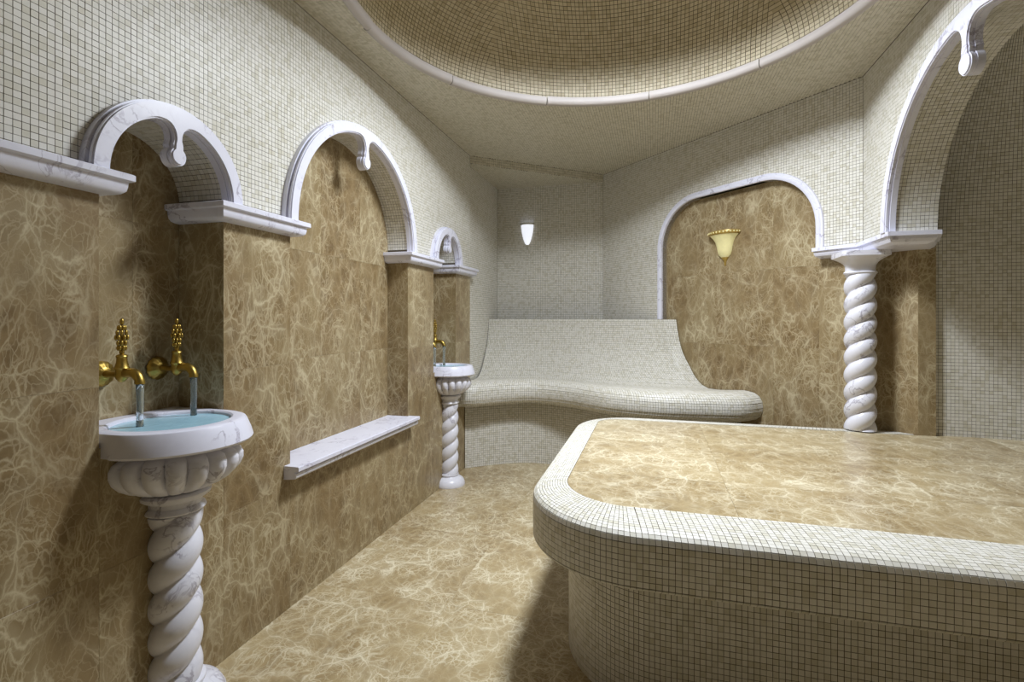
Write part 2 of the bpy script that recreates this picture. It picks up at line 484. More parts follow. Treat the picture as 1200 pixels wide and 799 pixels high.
# ================================================================== FAR-RIGHT DIAGONAL WALL
def ne(s, off=0.0):          # point on the diagonal wall plane, off towards the room
    p = P0 + EN * s + NN * off
    return p.x, p.y
SL = 2.387
A0, A1, ATOP, ARD = 0.792, 2.118, 2.262, 0.375     # arched opening on the wall
REC = 0.05
def arch_out(d=0.0, n=16):
    """basket arch outline grown by d: left foot up over the top to the right foot"""
    r = ARD + d
    pts = [(A0 - d, 1.286)]
    for k in range(n + 1):
        t = PI - PI / 2 * k / n
        pts.append((A0 + ARD + r * math.cos(t), ATOP - ARD + r * math.sin(t)))
    for k in range(n + 1):
        t = PI / 2 - PI / 2 * k / n
        pts.append((A1 - ARD + r * math.cos(t), ATOP - ARD + r * math.sin(t)))
    pts.append((A1 + d, SPR))
    return pts
def ne_low(s):
    if s < A0 + ARD: x = A0 + ARD - s
    elif s > A1 - ARD: x = s - (A1 - ARD)
    else: x = 0
    return ATOP - ARD + math.sqrt(max(0, ARD ** 2 - x * x))
def diag_skin(off, ztop, grout):
    g = Geo()
    ss = sorted(set([0, A0, A1, SL] + [A0 + ARD - ARD * math.cos(PI / 2 * k / 16) for k in range(17)] + [A1 - ARD + ARD * math.sin(PI / 2 * k / 16) for k in range(17)]))
    for i in range(len(ss) - 1):
        a, b = ss[i], ss[i + 1]; m_ = (a + b) / 2
        if m_ < A0: za = zb = 0
        elif m_ > A1: za = zb = SPR - .03
        else: za, zb = ne_low(a), ne_low(b)
        g.quad((*ne(a, off), za), (*ne(b, off), zb), (*ne(b, off), ztop), (*ne(a, off), ztop))
    return g
g = diag_skin(-0.0045, CEIL + .02, False)
o_ = arch_out(0)
g.strip([(*ne(s, -.0045), z if i else 0) for i, (s, z) in enumerate(o_)], [(*ne(s, -REC - .02), z if i else 0) for i, (s, z) in enumerate(o_)])
g.quad((*ne(A0 - .05, -REC - .024), 0), (*ne(A1 + .05, -REC - .024), 0), (*ne(A1 + .05, -REC - .024), ATOP + .03), (*ne(A0 - .05, -REC - .024), ATOP + .03))
wall_diag = struct(g.obj('wall_far_right', M['joint']))
diag_skin(-0.0028, CEIL + .01, True).obj('grout_bed', M['grout'], wall_diag)
e3 = (EN.x, EN.y, 0); n3 = (NN.x, NN.y, 0)
x, y = ne(0, -REC - .012)
slab_grid(wall_diag, (x, y, 0), e3, (0, 0, 1), n3, [A0, 1.30, 1.78, A1 + .1], [0, .547, 1.095, 1.643, ATOP + .01], M['brown'], gap=.0002)
def m_ne(u, v):
    inside = (u > A0 - .012) & (u < A1 + .012)
    x = np.where(u < A0 + ARD, A0 + ARD - u, np.where(u > A1 - ARD, u - (A1 - ARD), 0))
    lowz = ATOP - ARD + np.sqrt(np.clip((ARD + .012) ** 2 - x * x, 0, None))
    k = ~(inside & (v < lowz))
    k &= ~((u >= A1) & (v < SPR))
    return k
def S_ne(u, v):
    return XYZ(P0.x + EN.x * u + NN.x * -.0028, P0.y + EN.y * u + NN.y * -.0028, v)
put_tiles(wall_diag, tile_cells(S_ne, edges(0, SL), edges(0.9, CEIL), m_ne))

# pier under the corner of the diagonal and right walls
kp = 4.745
def on_px(px, nx, ny, k):
    u = (px - 600) / FPX; c, s = math.cos(YAW), math.sin(YAW)
    dx, dy = u * c - s, u * s + c; t = k / (nx * dx + ny * dy); return dx * t, dy * t
pa = on_px(960, 1, 1, kp); pb = on_px(1076, 1, 1, kp); pc = on_px(1097, 0, 1, pb[1])
g = Geo()
ins = 0.012
qa = (pa[0] + ins, pa[1] + ins); qb = (pb[0], pb[1] + ins * 1.4)
g.quad((*qa, 0), (*qb, 0), (*qb, SPR), (*qa, SPR))
g.quad((*qb, 0), (pc[0], qb[1], 0), (pc[0], qb[1], SPR), (*qb, SPR))
g.quad((*qa, 0), (qa[0] + .1, qa[1] + .1, 0), (qa[0] + .1, qa[1] + .1, SPR), (*qa, SPR))
g.quad((pc[0], qb[1], 0), (pc[0], qb[1] + .15, 0), (pc[0], qb[1] + .15, SPR), (pc[0], qb[1], SPR))
pier = g.obj('pier', M['joint'], wall_diag)
L1 = math.hypot(pb[0] - pa[0], pb[1] - pa[1])
slab_grid(pier, (pa[0], pa[1], 0), e3, (0, 0, 1), n3, [0, L1 * .5, L1], [0, .547, 1.095, SPR - .01], M['brown'], gap=.0002)
slab_grid(pier, (pb[0], pb[1], 0), (1, 0, 0), (0, 0, 1), (0, -1, 0), [0, pc[0] - pb[0]], [0, .547, 1.095, SPR - .01], M['brown'], gap=.0002)

# ================================================================== RIGHT WALL WITH THE BIG ARCH
DEEP = 0.19
def right_skin(x, ztop, soff_r):
    g = Geo()
    yy = [ARC + ARR] + [ARC + ARR * math.cos(PI * k / 48) for k in range(1, 48)] + [ARC - ARR]
    g.quad((x, CORN, SPR - .02), (x, yy[0], SPR - .02), (x, yy[0], ztop), (x, CORN, ztop))
    for i in range(len(yy) - 1):
        g.quad((x, yy[i], arch_z(yy[i], ARC, ARR, ASP)), (x, yy[i + 1], arch_z(yy[i + 1], ARC, ARR, ASP)), (x, yy[i + 1], ztop), (x, yy[i], ztop))
    g.quad((x, ARC - ARR, 0), (x, FRONT, 0), (x, FRONT, ztop), (x, ARC - ARR, ztop))
    A = [(x, ARC + soff_r * math.cos(PI * k / 48), ASP + soff_r * math.sin(PI * k / 48)) for k in range(49)]
    B = [(RX + DEEP, p[1], p[2]) for p in A]
    g.strip(A, B)
    g.quad((x, ARC - ARR - .002, 0), (RX + DEEP, ARC - ARR - .002, 0), (RX + DEEP, ARC - ARR - .002, ASP), (x, ARC - ARR - .002, ASP))
    return g
wall_right = struct(right_skin(RX + .0045, CEIL + .02, ARR + .004).obj('wall_right', M['plaster']))
right_skin(RX + .0028, CEIL + .01, ARR + .0028).obj('grout_bed', M['grout'], wall_right)
def m_r(u, v): return (u - ARC) ** 2 + (v - ASP) ** 2 > (ARR + .012) ** 2
c1 = tile_cells(lambda u, v: XYZ(np.full_like(u, RX + .0028), u, v), edges(0.9, CORN), edges(ASP, CEIL), m_r)
rr = ARR + .0028
c2 = tile_cells(lambda u, v: XYZ(RX + v, ARC + rr * np.cos(u / rr), ASP + rr * np.sin(u / rr)), edges(0.0, PI * rr), edges(0.0, DEEP))
put_tiles(wall_right, c1, flip=True)
put_tiles(wall_right, c2, flip=True, name='arch_soffit_tiles')
slab_grid(wall_right, (RX, 0, 0), (0, 1, 0), (0, 0, 1), (-1, 0, 0), [FRONT, -.5, .2, .9, ARC - ARR], rows, M['brown'])
slab_grid(wall_right, (RX, ARC - ARR, 0), (1, 0, 0), (0, 0, 1), (0, 1, 0), [0, DEEP], rows, M['brown'])

# apse behind the arch
AX0, AA, AB = RX + DEEP - 0.02, 1.25, 1.0
def apse_xy(t):      # t 0..pi from far side to near side
    n = 2 / 3.0
    ct, st = np.cos(t), np.sin(t)
    return AX0 + AA * np.abs(st) ** n, ARC + AB * np.sign(ct) * np.abs(ct) ** n
tt = np.linspace(0, PI, 4001); ax_, ay_ = apse_xy(tt)
arc = np.concatenate([[0], np.cumsum(np.hypot(np.diff(ax_), np.diff(ay_)))])
def S_ap(u, v):
    x = np.interp(u, arc, ax_); y = np.interp(u, arc, ay_)
    h = 0.92
    phi = np.clip((v - ASP) / h, 0, PI / 2)
    k = np.cos(phi); z = np.where(v < ASP, v, ASP + h * np.sin(phi))
    return XYZ(AX0 + (x - AX0) * k, ARC + (y - ARC) * k, z)
AU0 = float(np.interp(pc[0] + .004, ax_[:2000], arc[:2000]))
ue, ve = edges(AU0, arc[-1] - .02, .02), np.concatenate([[0.0], np.linspace(.6, ASP, 8), np.linspace(ASP, ASP + .92 * PI / 2, 60)[1:]])
g = Geo()
P_ = [[tuple(S_ap(np.array([u]), np.array([v]))[0]) for v in ve] for u in ue]
for i in range(len(ue) - 1): g.strip(P_[i], P_[i + 1])
g.quad((RX + DEEP, ARC + ARR, SPR), (RX + DEEP, 3.37, SPR), (RX + DEEP, 3.37, CEIL), (RX + DEEP, ARC + ARR, CEIL))
apse = struct(g.obj('wall_apse', M['grout']))
put_tiles(apse, cat_cells(tile_cells(S_ap, edges(AU0, arc[-1] * .62), edges(.62, ASP)), tile_cells(S_ap, edges(AU0, arc[-1] * .62), edges(ASP, ASP + .92 * 1.35))))

# ================================================================== ALCOVE
BKY = 5.172; ALX = -1.606; ACEIL = CEIL - .066
g = Geo()
g.quad((ALX - .1, BKY + .002, 0), (.1, BKY + .002, 0), (.1, BKY + .002, CEIL + .05), (ALX - .1, BKY + .002, CEIL + .05))
wb = struct(g.obj('wall_alcove_back', M['grout']))
put_tiles(wb, tile_cells(lambda u, v: XYZ(u, np.full_like(u, BKY + .002), v), edges(ALX, P0.x + .01), edges(.5, ACEIL)))
g = Geo()
g.quad((ALX - .002, LEND - .012, 0), (ALX - .002, BKY + .05, 0), (ALX - .002, BKY + .05, CEIL + .05), (ALX - .002, LEND - .012, CEIL + .05))
wa = struct(g.obj('wall_alcove_left', M['grout']))
put_tiles(wa, tile_cells(lambda u, v: XYZ(np.full_like(u, ALX - .002), u, v), edges(LEND, BKY), edges(.5, ACEIL)))
wf = Geo(); wf.quad((-2, FRONT, 0), (RX + .1, FRONT, 0), (RX + .1, FRONT, CEIL + .05), (-2, FRONT, CEIL + .05))
struct(wf.obj('wall_front', M['plaster']))

# ================================================================== CEILING + DOME
RR = 1.19
g = Geo()
n = 96
circ = [(DC[0] + RR * math.cos(2 * PI * k / n), DC[1] + RR * math.sin(2 * PI * k / n)) for k in range(n)]
def hit(ax, ay, x0=-1.62, x1=1.45, y0=FRONT - .05, y1=5.3):
    t = 1e9
    if ax > 1e-9: t = min(t, (x1 - DC[0]) / ax)
    if ax < -1e-9: t = min(t, (x0 - DC[0]) / ax)
    if ay > 1e-9: t = min(t, (y1 - DC[1]) / ay)
    if ay < -1e-9: t = min(t, (y0 - DC[1]) / ay)
    return DC[0] + ax * t, DC[1] + ay * t
angs = sorted([2 * PI * k / n for k in range(n)] + [math.atan2(y - DC[1], x - DC[0]) % (2 * PI) for x in (-1.62, 1.45) for y in (FRONT - .05, 5.3)])
A = [(DC[0] + RR * math.cos(a), DC[1] + RR * math.sin(a), CEIL + .002) for a in angs]
B = [(*hit(math.cos(a), math.sin(a)), CEIL + .002) for a in angs]
g.strip(A, B, True)
ceiling = struct(g.obj('ceiling', M['grout']))
def m_c(u, v):
    k = (u - DC[0]) ** 2 + (v - DC[1]) ** 2 > (RR + .01) ** 2
    k &= (u + v) < 4.67
    k &= (v - LEND) < (u - LX) * .853
    return k
put_tiles(ceiling, tile_cells(lambda u, v: XYZ(u, v, np.full_like(u, CEIL + .002)), edges(LX, RX), edges(0.3, 5.16), m_c), flip=True, mat='tile_ceiling')
# lowered alcove ceiling with its front drop
g = Geo()
a_, b_ = (LX, LEND), (P0.x, P0.y)
g.quad((*a_, ACEIL), (*b_, ACEIL), (*b_, CEIL), (*a_, CEIL))
g.quad((*a_, ACEIL), (*b_, ACEIL), (P0.x, BKY + .05, ACEIL), (ALX - .05, BKY + .05, ACEIL), (ALX - .05, LEND - .01, ACEIL))
al = g.obj('alcove_soffit', M['grout'], ceiling)
def m_a(u, v): return (v - LEND) > (u - LX) * .853
ca = tile_cells(lambda u, v: XYZ(u, v, np.full_like(u, ACEIL)), edges(ALX, P0.x), edges(LEND, BKY), m_a)
dv = np.array([b_[0] - a_[0], b_[1] - a_[1]]); dl = np.hypot(*dv)
cb = tile_cells(lambda u, v: XYZ(a_[0] + dv[0] * u / dl, a_[1] + dv[1] * u / dl, v), edges(0, dl), edges(ACEIL, CEIL))
put_tiles(al, cat_cells(ca), flip=True, mat='tile_ceiling')
put_tiles(al, cb, mat='tile_ceiling', name='drop_face_tiles')
# dome
RISE = 0.95
g = Geo()
rows_ = 14
ringp = []
for j in range(rows_ + 1):
    f = PI / 2 * j / rows_
    ringp.append([(DC[0] + RR * math.cos(f) * math.cos(2 * PI * k / n), DC[1] + RR * math.cos(f) * math.sin(2 * PI * k / n), CEIL + RISE * math.sin(f)) for k in range(n)])
for j in range(rows_): g.strip(ringp[j], ringp[j + 1], True)
dome = g.obj('dome', M['grout'], ceiling)
DP = .0235
fe = edges(0, PI / 2 * 1.0, DP / 1.05)
cs = []
RT = RR - .003
for k in range(4):
    th = PI / 2 * k
    cth, sth = math.cos(th), math.sin(th)
    def S_d(u, v):
        rho = RT * np.cos(v); w = np.sqrt(np.clip(rho ** 2 - u ** 2, 0, None))
        x = w * cth - u * sth; y = w * sth + u * cth
        return XYZ(DC[0] + x, DC[1] + y, CEIL + (RISE - .003) * np.sin(v))
    def m_d(u, v): return np.abs(u) < RT * np.cos(v) * .7071 + .011
    cs.append(tile_cells(S_d, edges(-.85, .85, DP), fe, m_d))
put_tiles(dome, cat_cells(*cs), flip=True, mat='tile_dome', gap=.0012)
# plaster ring in segments
ring = struct(empty('trim_1', (DC[0], DC[1], CEIL)))
prof = [(RR - .022, .03), (RR - .026, .006), (RR - .022, -.012), (RR - .010, -.020), (RR + .008, -.020), (RR + .018, -.010), (RR + .021, 0.003)]
nseg = 11
for k in range(nseg):
    a0, a1 = 2 * PI * k / nseg + .31, 2 * PI * (k + 1) / nseg + .31 - .004
    dr, dz = random.uniform(-.004, .004), random.uniform(-.003, .002)
    g = Geo(); m_ = 14
    R_ = [[((r + dr) * math.cos(a0 + (a1 - a0) * i / m_), (r + dr) * math.sin(a0 + (a1 - a0) * i / m_), z + dz) for r, z in prof] for i in range(m_ + 1)]
    for i in range(m_): g.strip(R_[i], R_[i + 1])
    g.quad(*R_[0]); g.quad(*R_[-1])
    bm = bmesh.new(); vv = [bm.verts.new(v) for v in g.v]
    for f in g.f: bm.faces.new([vv[i] for i in f])
    bmesh.ops.remove_doubles(bm, verts=bm.verts, dist=1e-5)
    autosmooth(bm_obj('ring_segment', bm, M['ring'], ring), 50)

# ================================================================== CORNICES (white marble ledges)
CPROF = [(-.01, 0), (.058, 0), (.062, -.003), (.062, -.020), (.058, -.023), (.050, -.0245), (.0485, -.040), (.046, -.052), (.036, -.062), (.018, -.0665), (-.01, -.068)]
def cornice(path, profile, zt, left=True):
    """sweep the profile along a plan path with mitred corners; offset to one side"""
    n = len(path); P = [Vector(p) for p in path]
    nm = []
    for i in range(n - 1):
        d = (P[i + 1] - P[i]).normalized()
        nm.append(Vector((d.y, -d.x)) if left else Vector((-d.y, d.x)))
    out = []
    for i in range(n):
        if i == 0: m = nm[0]
        elif i == n - 1: m = nm[-1]
        else:
            m = (nm[i - 1] + nm[i]); m = m / (m.length_squared / 2)
        out.append([(P[i].x + m.x * o, P[i].y + m.y * o, zt + z) for o, z in profile])
    bm = bmesh.new()
    V = [[bm.verts.new(p) for p in r] for r in out]
    k = len(profile)
    for i in range(n - 1):
        for j in range(k): bm.faces.new((V[i][j], V[i + 1][j], V[i + 1][(j + 1) % k], V[i][(j + 1) % k]))
    bm.faces.new(V[0]); bm.faces.new(V[-1])
    return bm
def make_cornice(path, label, zt=SPR, left=True, name='cornice'):
    o = bm_obj(name, cornice(path, CPROF, zt, left), M['white'])
    autosmooth(o, 35)
    return tag(o, label, 'cornice', 'marble cornices along the walls')
make_cornice([(LX, FRONT), (LX, N1[0]), (BK1 + .001, N1[0])], 'white marble cornice running out of the left edge, ending at the near small arch')
make_cornice([(BK1 + .001, N1[1]), (LX, N1[1]), (LX, N2[0]), (BK2 + .001, N2[0])], 'white marble cornice on the pier between near small arch and wide arch')
make_cornice([(BK2 + .001, N2[1]), (LX, N2[1]), (LX, N3[0]), (BK1 + .001, N3[0])], 'white marble cornice on the pier between wide arch and far small arch')
make_cornice([(BK1 + .001, N3[1]), (LX, N3[1]), (LX, LEND), (LX - .03, LEND)], 'short white marble cornice at the far end of the left wall')
make_cornice([(RX, FRONT), (RX, ARC - ARR), (RX + DEEP, ARC - ARR)], 'white marble cornice on the near side of the big right arch', ASP, False)
# right cornice: slab that bridges pier, column and arch wall
def prism(pts, z0, z1):
    bm = bmesh.new()
    a = [bm.verts.new((*p, z0)) for p in pts]; b = [bm.verts.new((*p, z1)) for p in pts]
    n = len(pts)
    for i in range(n): bm.faces.new((a[i], a[(i + 1) % n], b[(i + 1) % n], b[i]))
    bm.faces.new(a); bm.faces.new(b)
    return bm
def slab_plan(d):
    """plan of the right cornice, pulled in by d"""
    k = (4.60 + d * 1.414)
    fx = 1.16 + d; fy = 3.03 + d
    s0 = on_px(951, 1, 1, 4.60)
    return [(s0[0] + d, k - s0[0] - d), (fx, k - fx), (fx, fy), (1.395 - d, fy), (1.52 - d, 3.33), (1.52 - d, 3.45), (1.1, 3.85), (s0[0] + d + .06, k - s0[0] + .06)]
rc = empty('cornice', (1.2, 3.4, SPR), 'white marble cornice carried by the twisted column at the right arch', 'cornice', 'marble cornices along the walls')
def child_bm(name, bm, mat, par, smooth=None):
    loc = Vector(par.location)
    bmesh.ops.translate(bm, verts=bm.verts, vec=-loc)
    o = bm_obj(name, bm, mat, par)
    if smooth: autosmooth(o, smooth)
    return o
child_bm('top_slab', prism(slab_plan(0), SPR + .012 - .022, SPR + .012), M['white'], rc)
bm = bmesh.new()
levels = [(0.012, SPR - .010), (.014, SPR - .026), (.022, SPR - .040), (.045, SPR - .052)]
pr = []
for d, z in levels: pr.append([bm.verts.new((*p, z)) for p in slab_plan(d)])
for i in range(len(pr) - 1):
    for j in range(8): bm.faces.new((pr[i][j], pr[i][(j + 1) % 8], pr[i + 1][(j + 1) % 8], pr[i + 1][j]))
bm.faces.new(pr[0]); bm.faces.new(pr[-1])
child_bm('lower_moulding', bm, M['white'], rc)

# ================================================================== ARCH MOULDINGS WITH PENDANTS
def arch_layer(bm, r, ow, s, grow, d0, d1, mapf, n=48):
    """one flat layer of the moulding: ring plus the hanging drop, from depth d0 to d1"""
    ri, ro = r - grow, r + ow
    xa = 0.078 * s
    t0 = math.acos(xa / ri); top = ri * math.sin(t0)
    nw = .0115 * s + grow
    inn_ = [(ri * math.cos(t0 * k / n), ri * math.sin(t0 * k / n)) for k in range(n + 1)]
    out_ = [(ro * math.cos(t0 * k / n), ro * math.sin(t0 * k / n)) for k in range(n + 1)]
    p0, p1, p2, p3 = Vector((xa, top)), Vector((xa * .45, top + .010 * s)), Vector((nw * 1.05, r - .018 * s)), Vector((nw, r - .062 * s))
    t1 = math.acos(nw / ro)
    for k in range(1, 13):
        t = k / 12; q = p0 * (1 - t) ** 3 + p1 * 3 * t * (1 - t) ** 2 + p2 * 3 * t * t * (1 - t) + p3 * t ** 3
        inn_.append((q.x, q.y)); a = t0 + (t1 - t0) * t
        out_.append((ro * math.cos(a), ro * math.sin(a)))
    cz, rb = r - .116 * s, .0285 * s + grow
    drop = [(nw * 1.35, r - .078 * s)]
    for k in range(0, 15):
        t = math.radians(56) - math.radians(142) * k / 14
        drop.append((rb * math.cos(t) * .93, cz + rb * math.sin(t)))
    C2 = {}
    def v(x, z, d):
        k = (round(x, 6), round(z, 6), d)
        if k not in C2: C2[k] = bm.verts.new(mapf(x, z, d))
        return C2[k]
    def face(*p):
        q = []
        for a in p:
            if a not in q: q.append(a)
        if len(q) > 2: bm.faces.new(q)
    M_ = lambda L: [(-x, z) for x, z in L]
    for d in (d0, d1):
        for I, O in ((inn_, out_), (M_(inn_), M_(out_))):
            for k in range(len(I) - 1): face(v(*I[k], d), v(*I[k + 1], d), v(*O[k + 1], d), v(*O[k], d))
        lad = [out_[-1], inn_[-1]] + drop
        for k in range(len(lad) - 1):
            a, b = lad[k], lad[k + 1]
            face(v(*a, d), v(-a[0], a[1], d), v(-b[0], b[1], d), v(*b, d))
    def side(L):
        for k in range(len(L) - 1): face(v(*L[k], d0), v(*L[k + 1], d0), v(*L[k + 1], d1), v(*L[k], d1))
    side(out_ + M_(out_)[::-1])
    side([out_[0]] + inn_ + drop + M_(drop)[::-1] + M_(inn_)[::-1] + [(-out_[0][0], out_[0][1])])
def arch_layers(r, s, w=.056):
    return [(r, ow, s, g_, d0, d1) for g_, ow, d0, d1 in ((.004, w, -.004, .022), (-.001, w - .012, .022, .030), (.002, w - .006, .030, .040), (-.003, w - .010, .040, .046))]
def extrude_plan(layers, mapf):
    bm = bmesh.new()
    for L_ in layers: arch_layer(bm, *L_, mapf)
    return bm
def make_arch(name, c, r, s, mapf, label, loc):
    bm = extrude_plan(arch_layers(r, s), mapf)
    o = empty(name, loc, label, 'arch moulding', 'arch mouldings with hanging drops')
    o_ = child_bm('arch_moulding', bm, M['white'], o, 30)
    return o
def left_map(c): return lambda x, z, d: (LX + d, c + x, SPR + z)
def single_arch(bm, label, name='arch_moulding'):
    o = bm_obj(name, bm, M['white'])
    return tag(o, label, 'arch moulding', 'arch mouldings with hanging drops')
for (a, b), s, lab in ((N1, 1.0, 'white marble arch moulding with a hanging drop over the near wash basin'),
                       (N2, 1.2, 'wide white marble arch moulding with a hanging drop above the wall shelf'),
                       (N3, 1.0, 'small white marble arch moulding with a drop over the far wash basin')):
    single_arch(extrude_plan(arch_layers((b - a) / 2, s), left_map((a + b) / 2)), lab)
single_arch(extrude_plan(arch_layers(ARR, 1.45, .058), lambda x, z, d: (RX - d, ARC + x, SPR + .012 + z)), 'large white marble arch moulding with a hanging drop at upper right')
# plain basket arch on the diagonal wall
bm = bmesh.new()
lay = [(-REC + .0, 0.0), (.012, 0.0), (.016, .008), (.016, .022), (.008, .030), (.002, .036), (-.006, .036), (-.006, 0.045)]
lay = [(0.0, -REC), (0.0, .016), (.010, .022), (.024, .022), (.032, .014), (.044, .014), (.046, -.002)]
rws = []
for d, off in lay:
    pts = arch_out(d)
    rws.append([bm.verts.new((*ne(s, off), z)) for s, z in pts])
for i in range(len(rws) - 1):
    for j in range(len(rws[0]) - 1): bm.faces.new((rws[i][j], rws[i][j + 1], rws[i + 1][j + 1], rws[i + 1][j]))
bm.faces.new([r[0] for r in rws]); bm.faces.new([r[-1] for r in rws])
o = bm_obj('arch_moulding', bm, M['white']); autosmooth(o, 40)
tag(o, 'flattened white marble arch frame without a drop, around the alabaster lamp', 'arch moulding')

# ================================================================== WALL SHELF (sill of the wide niche)
sy0, sy1 = 1.862, 3.095
bm = bmesh.new()
SP = [(-.02, 0), (.074, 0), (.077, -.003), (.077, -.019), (.074, -.022), (.056, -.024), (.056, -.029), (.064, -.031), (.064, -.046), (.058, -.054), (.030, -.058), (-.0, -.060)]
path = [(LX, sy0), (LX, sy1)]
bm = cornice([(LX + .0005, sy0 + .02), (LX + .0005, sy1 - .02)], SP, .645)
o = empty('wall_shelf', (LX, 2.49, .62), 'white marble shelf along the base of the wide arched niche', 'shelf')
child_bm('front_moulding', bm, M['white'], o, 35)
bm = prism([(BK2 + .001, N2[0] + .001), (LX + .001, N2[0] + .001), (LX + .001, N2[1] - .001), (BK2 + .001, N2[1] - .001)], .605, .6448)
child_bm('niche_slab', bm, M['white'], o)

# ================================================================== LATHE / TWIST
def lathe(prof, n=48, mod=None, cx=0, cy=0, cap=True):
    """prof list of (r, z); mod(theta, z, r)->r"""
    bm = bmesh.new(); R = []
    for r, z in prof:
        R.append([bm.verts.new((cx + (mod(2 * PI * k / n, z, r) if mod else r) * math.cos(2 * PI * k / n), cy + (mod(2 * PI * k / n, z, r) if mod else r) * math.sin(2 * PI * k / n), z)) for k in range(n)])
    for i in range(len(R) - 1):
        for k in range(n): bm.faces.new((R[i][k], R[i][(k + 1) % n], R[i + 1][(k + 1) % n], R[i + 1][k]))
    if cap:
        bm.faces.new(R[0]); bm.faces.new(R[-1])
    return bm
def twist(R0, z0, z1, pitch=.205, phase=0.0, nz=None):
    nz = nz or int((z1 - z0) / .006)
    prof = [(R0, z0 + (z1 - z0) * i / nz) for i in range(nz + 1)]
    def mod(t, z, r):
        ph = t - 2 * PI * z / pitch + phase
        e = min(1.0, (z - z0) / .02 + .72, (z1 - z) / .02 + .72)
        return r * (.70 + .30 * abs(math.cos(ph)) ** .62) * min(1, e)
    return lathe(prof, 64, mod)

def basin(cx, cy, r, top, label, back, half, group='pedestal wash basins'):
    k = r / .224
    root = empty('wash_basin', (cx, cy, 0), label, 'wash basin', group)
    def at(bm): return bm
    # rim slab: D plan with a bowl hollow
    n = 72
    bl = back - cx + .003
    def plan(grow, hole=False):
        pts = []
        for i in range(n):
            t = 2 * PI * i / n
            x, y = (r + grow) * math.cos(t), (r + grow) * math.sin(t)
            if not hole and x < 0:
                # straight sides running back into the niche
                yy = max(-half + .003, min(half - .003, y * 1.0 if abs(y) < half else y))
                s = min(1.0, -x / (r * .35))
                ysq = math.copysign(min(half - .004, r + grow), y)
                ang = abs(math.atan2(y, x))   # pi/2..pi
                f = (ang - PI / 2) / (PI / 2)
                if f < .5: x, y = bl * (f / .5), ysq
                else: x, y = bl, ysq * (1 - (f - .5) / .5)
                if i in (0,): pass
            pts.append((x, y))
        return pts
    ov = [(-.03, -.075), (.005, -.074), (.010, -.067), (.004, -.045), (-.009, -.012), (-.014, -.004), (-.022, -.001), (-.026, 0.0)]
    rimr = []
    bm = bmesh.new()
    for gz, z in ov:
        pts = plan(gz * k)
        # keep the part inside the wall line narrow enough
        rimr.append([bm.verts.new((x, y, top + z)) for x, y in pts])
    hx, hy, ox = r * .80, r * .80, -.012
    hole = [(-.0, 0.0), (-.006, -.004), (-.010, -.016), (-.03, -.05), (-.075, -.075)]
    for gz, z in hole:
        rimr.append([bm.verts.new((ox + (hx + gz) * math.cos(2 * PI * i / n), (hy + gz) * math.sin(2 * PI * i / n), top + z)) for i in range(n)])
    for a in range(len(rimr) - 1):
        for i in range(n): bm.faces.new((rimr[a][i], rimr[a][(i + 1) % n], rimr[a + 1][(i + 1) % n], rimr[a + 1][i]))
    bm.faces.new(rimr[0]); bm.faces.new(rimr[-1])
    autosmooth(bm_obj('rim', bm, M['white'], root), 24)
    # gadrooned bowl
    zt = top - .0715
    def bowlmod(t, z, rr):
        h = (zt - z) / .17
        a = max(0.0, math.sin(min(1, max(0, h)) * PI)) ** .6
        lobe = abs(math.cos(t * 9)) ** .55
        return rr * (1 - .17 * a * (1 - lobe))
    bp_ = [(.150, 0), (.150, -.016), (.168, -.022), (.192, -.034), (.203, -.052), (.203, -.072), (.193, -.096), (.172, -.118), (.140, -.138), (.108, -.150), (.090, -.155)]
    prof = []
    for i in range(len(bp_) - 1):
        for q in range(3):
            t = q / 3; prof.append(((bp_[i][0] * (1 - t) + bp_[i + 1][0] * t) * k, zt + bp_[i][1] * (1 - t) + bp_[i + 1][1] * t))
    prof.append((bp_[-1][0] * k, zt + bp_[-1][1]))
    bo = bm_obj('bowl', lathe(prof, 144, bowlmod), M['column'], root); autosmooth(bo, 60)
    # neck rings
    zn = zt - .155
    neck = [(.07, 0), (.098, -.004), (.106, -.010), (.104, -.020), (.094, -.028), (.080, -.036), (.078, -.052), (.088, -.058), (.091, -.066), (.086, -.072), (.074, -.076)]
    autosmooth(bm_obj('neck', lathe([(a * k, zn + b) for a, b in neck], 48), M['column'], root), 40)
    rs = .081 * (k if k > .95 else .87)
    autosmooth(bm_obj('twisted_shaft', twist(rs, .085, zn - .074), M['column'], root), 75)
    bs = [(.150, 0), (.152, .006), (.150, .020), (.136, .046), (.112, .060), (.088, .068), (.084, .074), (.090, .080), (.089, .088), (.078, .092)]
    kb = k if k > .95 else .80
    autosmooth(bm_obj('base', lathe([(a * kb, b) for a, b in bs], 56), M['column'], root), 40)
    # water resting in the hollow
    wr = hx - .009
    wm = lathe([(wr - .02, -.03), (wr, -.0135), (wr, -.0115)], 48)
    wo = bm_obj('basin_water', wm, M['water'])
    wo.location = (cx + ox, cy, top)
    return root, wo
b1, w1 = basin(-1.545, 1.333, .224, .957, 'white marble wash basin on a twisted pedestal, the large near one at left', BK1, .224)
tag(w1, 'pale blue water filling the near wash basin', 'water', 'water standing in the basins')
b2, w2 = basin(-1.535, 3.678, .190, .930, 'white marble wash basin on a twisted pedestal, the small far one by the bench', BK1, .218)
tag(w2, 'pale water filling the far wash basin', 'water', 'water standing in the basins')

